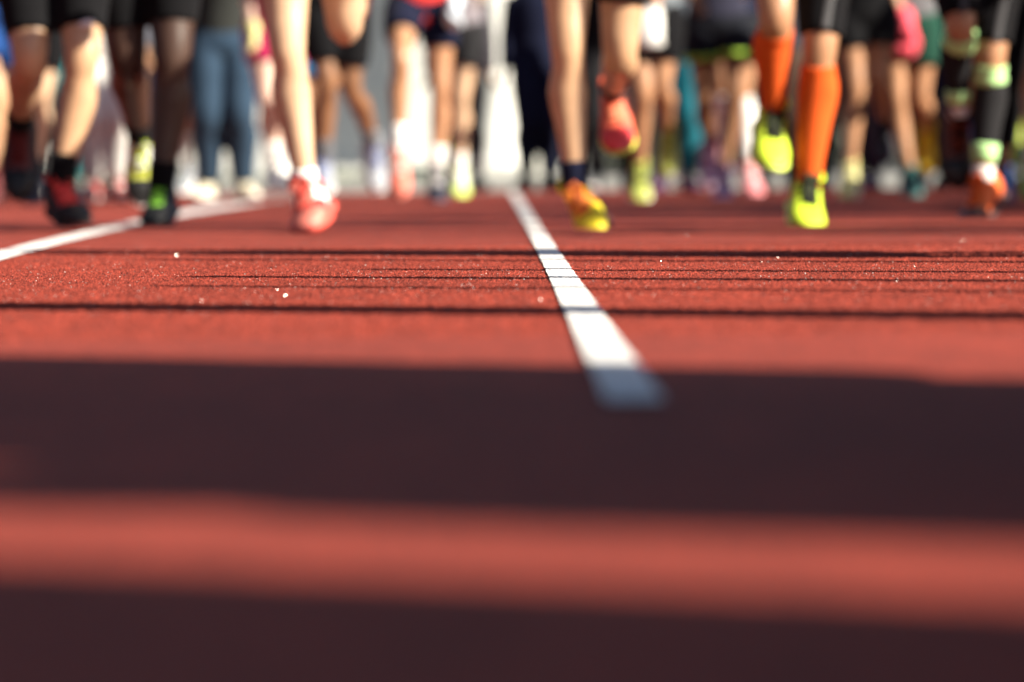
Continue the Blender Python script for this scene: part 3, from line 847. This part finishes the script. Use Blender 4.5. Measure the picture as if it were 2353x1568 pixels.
# ------------------------------------------------------------------ towel
t0 = unproj(1488, -28, 20.25)
v, f = [], []
tube(v, f, [t0 + Vector((0, 0, z)) for z in (.03, .0, -.06, -.14, -.24, -.30, -.315)], [(.02, .02), (.045, .04), (.06, .045), (.072, .05), (.082, .05), (.078, .046), (.05, .03)], 14)
for q in v:
    q.x += .006 * math.sin(q.z * 40 + q.y * 90)
tw = thing('towel', 'white towel hanging from the hand of the tan legged runner', 'towel', (t0.x, t0.y, t0.z))
link('cloth', localise(raw('cloth', v, f), t0), surface('cloth', WHITE), tw)

# ------------------------------------------------------------------ unseen people, poles and post added beside the track to cast shadows across it
proto = None
TAN_S = math.tan(SUN_AZ - math.pi / 2)


def at_shadow(y0, xc):
    return xc, y0 - xc * TAN_S


def copy_tree(o, parent=None):
    c = o.copy(); C.objects.link(c); c.parent = parent
    for ch in o.children:
        copy_tree(ch, c)
    return c


BY = [(1.05, 1.2), (1.36, 1.15), (1.66, 1.2), (1.76, 1.75), (1.42, 1.8), (1.1, 1.8), (2.44, 1.95), (2.34, 2.3), (2.75, 1.1), (2.86, 1.15), (3.16, 1.1), (3.52, 1.15), (3.84, 1.12), (2.80, 1.75), (3.05, 1.8), (3.34, 1.74), (3.72, 1.8), (8.98, 1.55), (8.70, 1.62)]  # shadow depth and side offset of each unseen bystander added as a caster
COATS = ['bystander in a dark coat nearest the camera at the right of the track'] + ['bystander in a dark coat beside the right of the track'] * 20
px_ = at_shadow(*BY[0])
proto, _ = standing(COATS[0], px_[0], px_[1], dict(skin=TAN, bottom=(CHAR, 1.93, .02), top=(BLACK, -.38, 2), shoes=(BLACK, CHAR, BLACK)), vox=.02, group='bystanders beside the track', spread=.12)
proto['label'] = COATS[1]
for y0, xc in BY[1:]:
    c = copy_tree(proto); c.location = (*at_shadow(y0, xc), 0)
near = [o for o in C.objects if o.parent is None and o.get('category') == 'person'][:12]
pack = [(2.3, 10.2), (2.6, 11.2), (2.3, 12.9)]  # unseen runner copies, added to shade the far track
pack += [(3.3, 10.2), (4.2, 10.9)]
for r_ in range(16):
    yc = 14.0 + r_ * .82
    pack += [(.1333 * yc + .48 + q * .78 + random.uniform(-.12, .12), yc + random.uniform(-.25, .25)) for q in range(3)]
for k, (xc, yc) in enumerate(pack):
    src = near[(k * 5 + 3) % len(near)]
    c = copy_tree(src); c.location = (xc, yc, 0)
    c['group'] = 'runners of the pack past the right edge'
    c['label'] = 'runner of the pack just past the right edge of the picture'


def pole(y0, xc, r, h):  # unseen caster, added for the thin shadow lines on the track
    p = thing('pole', 'slender black rope pole on a round foot beside the track', 'pole', (*at_shadow(y0, xc), 0), 'rope poles beside the track')
    v, f = [], []
    tube(v, f, [Vector((0, 0, z)) for z in (.03, .3, h - .02, h)], [r, r, r, r * .6], 12)
    link('shaft', raw('shaft', v, f), surface('metal', (.05, .05, .05)), p)
    v, f = [], []
    tube(v, f, [Vector((0, 0, z)) for z in (0, .012, .03)], [.11, .11, .03], 20)
    link('foot', raw('foot', v, f), surface('rubber', BLACK), p)


for a in ((6.33, 1.5, .032, 1.35), (6.87, 1.6, .05, 1.4), (7.40, 1.6, .038, 1.2), (8.12, 1.7, .05, 1.6), (10.3, 1.9, .02, 1.6), (11.3, 2.0, .035, 1.7), (12.1, 2.2, .03, 1.6), (13.6, 2.4, .04, 1.8), (14.4, 2.5, .03, 1.7),
          (11.7, 2.15, .045, 2.3), (12.6, 2.3, .06, 2.4), (14.0, 2.5, .06, 2.5), (15.0, 2.6, .07, 2.5), (15.7, 2.7, .06, 2.6), (16.6, 2.8, .08, 2.6), (17.6, 2.9, .08, 2.6), (18.7, 3.05, .09, 2.7), (19.8, 3.2, .1, 2.7), (10.0, 1.9, .03, 2.1), (10.8, 2.0, .025, 2.3), (12.2, 2.25, .03, 2.4), (14.7, 2.6, .05, 2.6), (16.1, 2.75, .07, 2.8), (17.1, 2.85, .08, 2.8), (18.1, 3.0, .08, 2.9)):
    pole(*a)
pt = thing('padded_post', 'thick black padded post beside the track', 'post', (*at_shadow(5.38, 1.2), 0))  # unseen caster, added for one broad shadow band
v, f = [], []
tube(v, f, [Vector((0, 0, z)) for z in (0, .02, 1.78, 1.8)], [.125, .135, .135, .125], 20)
link('padding', raw('padding', v, f), surface('cloth', BLACK), pt)
v, f = [], []
tube(v, f, [Vector((0, 0, z)) for z in (1.801, 1.82, 1.83)], [.09, .085, .02], 20)
link('cap', raw('cap', v, f), surface('rubber', CHAR), pt)
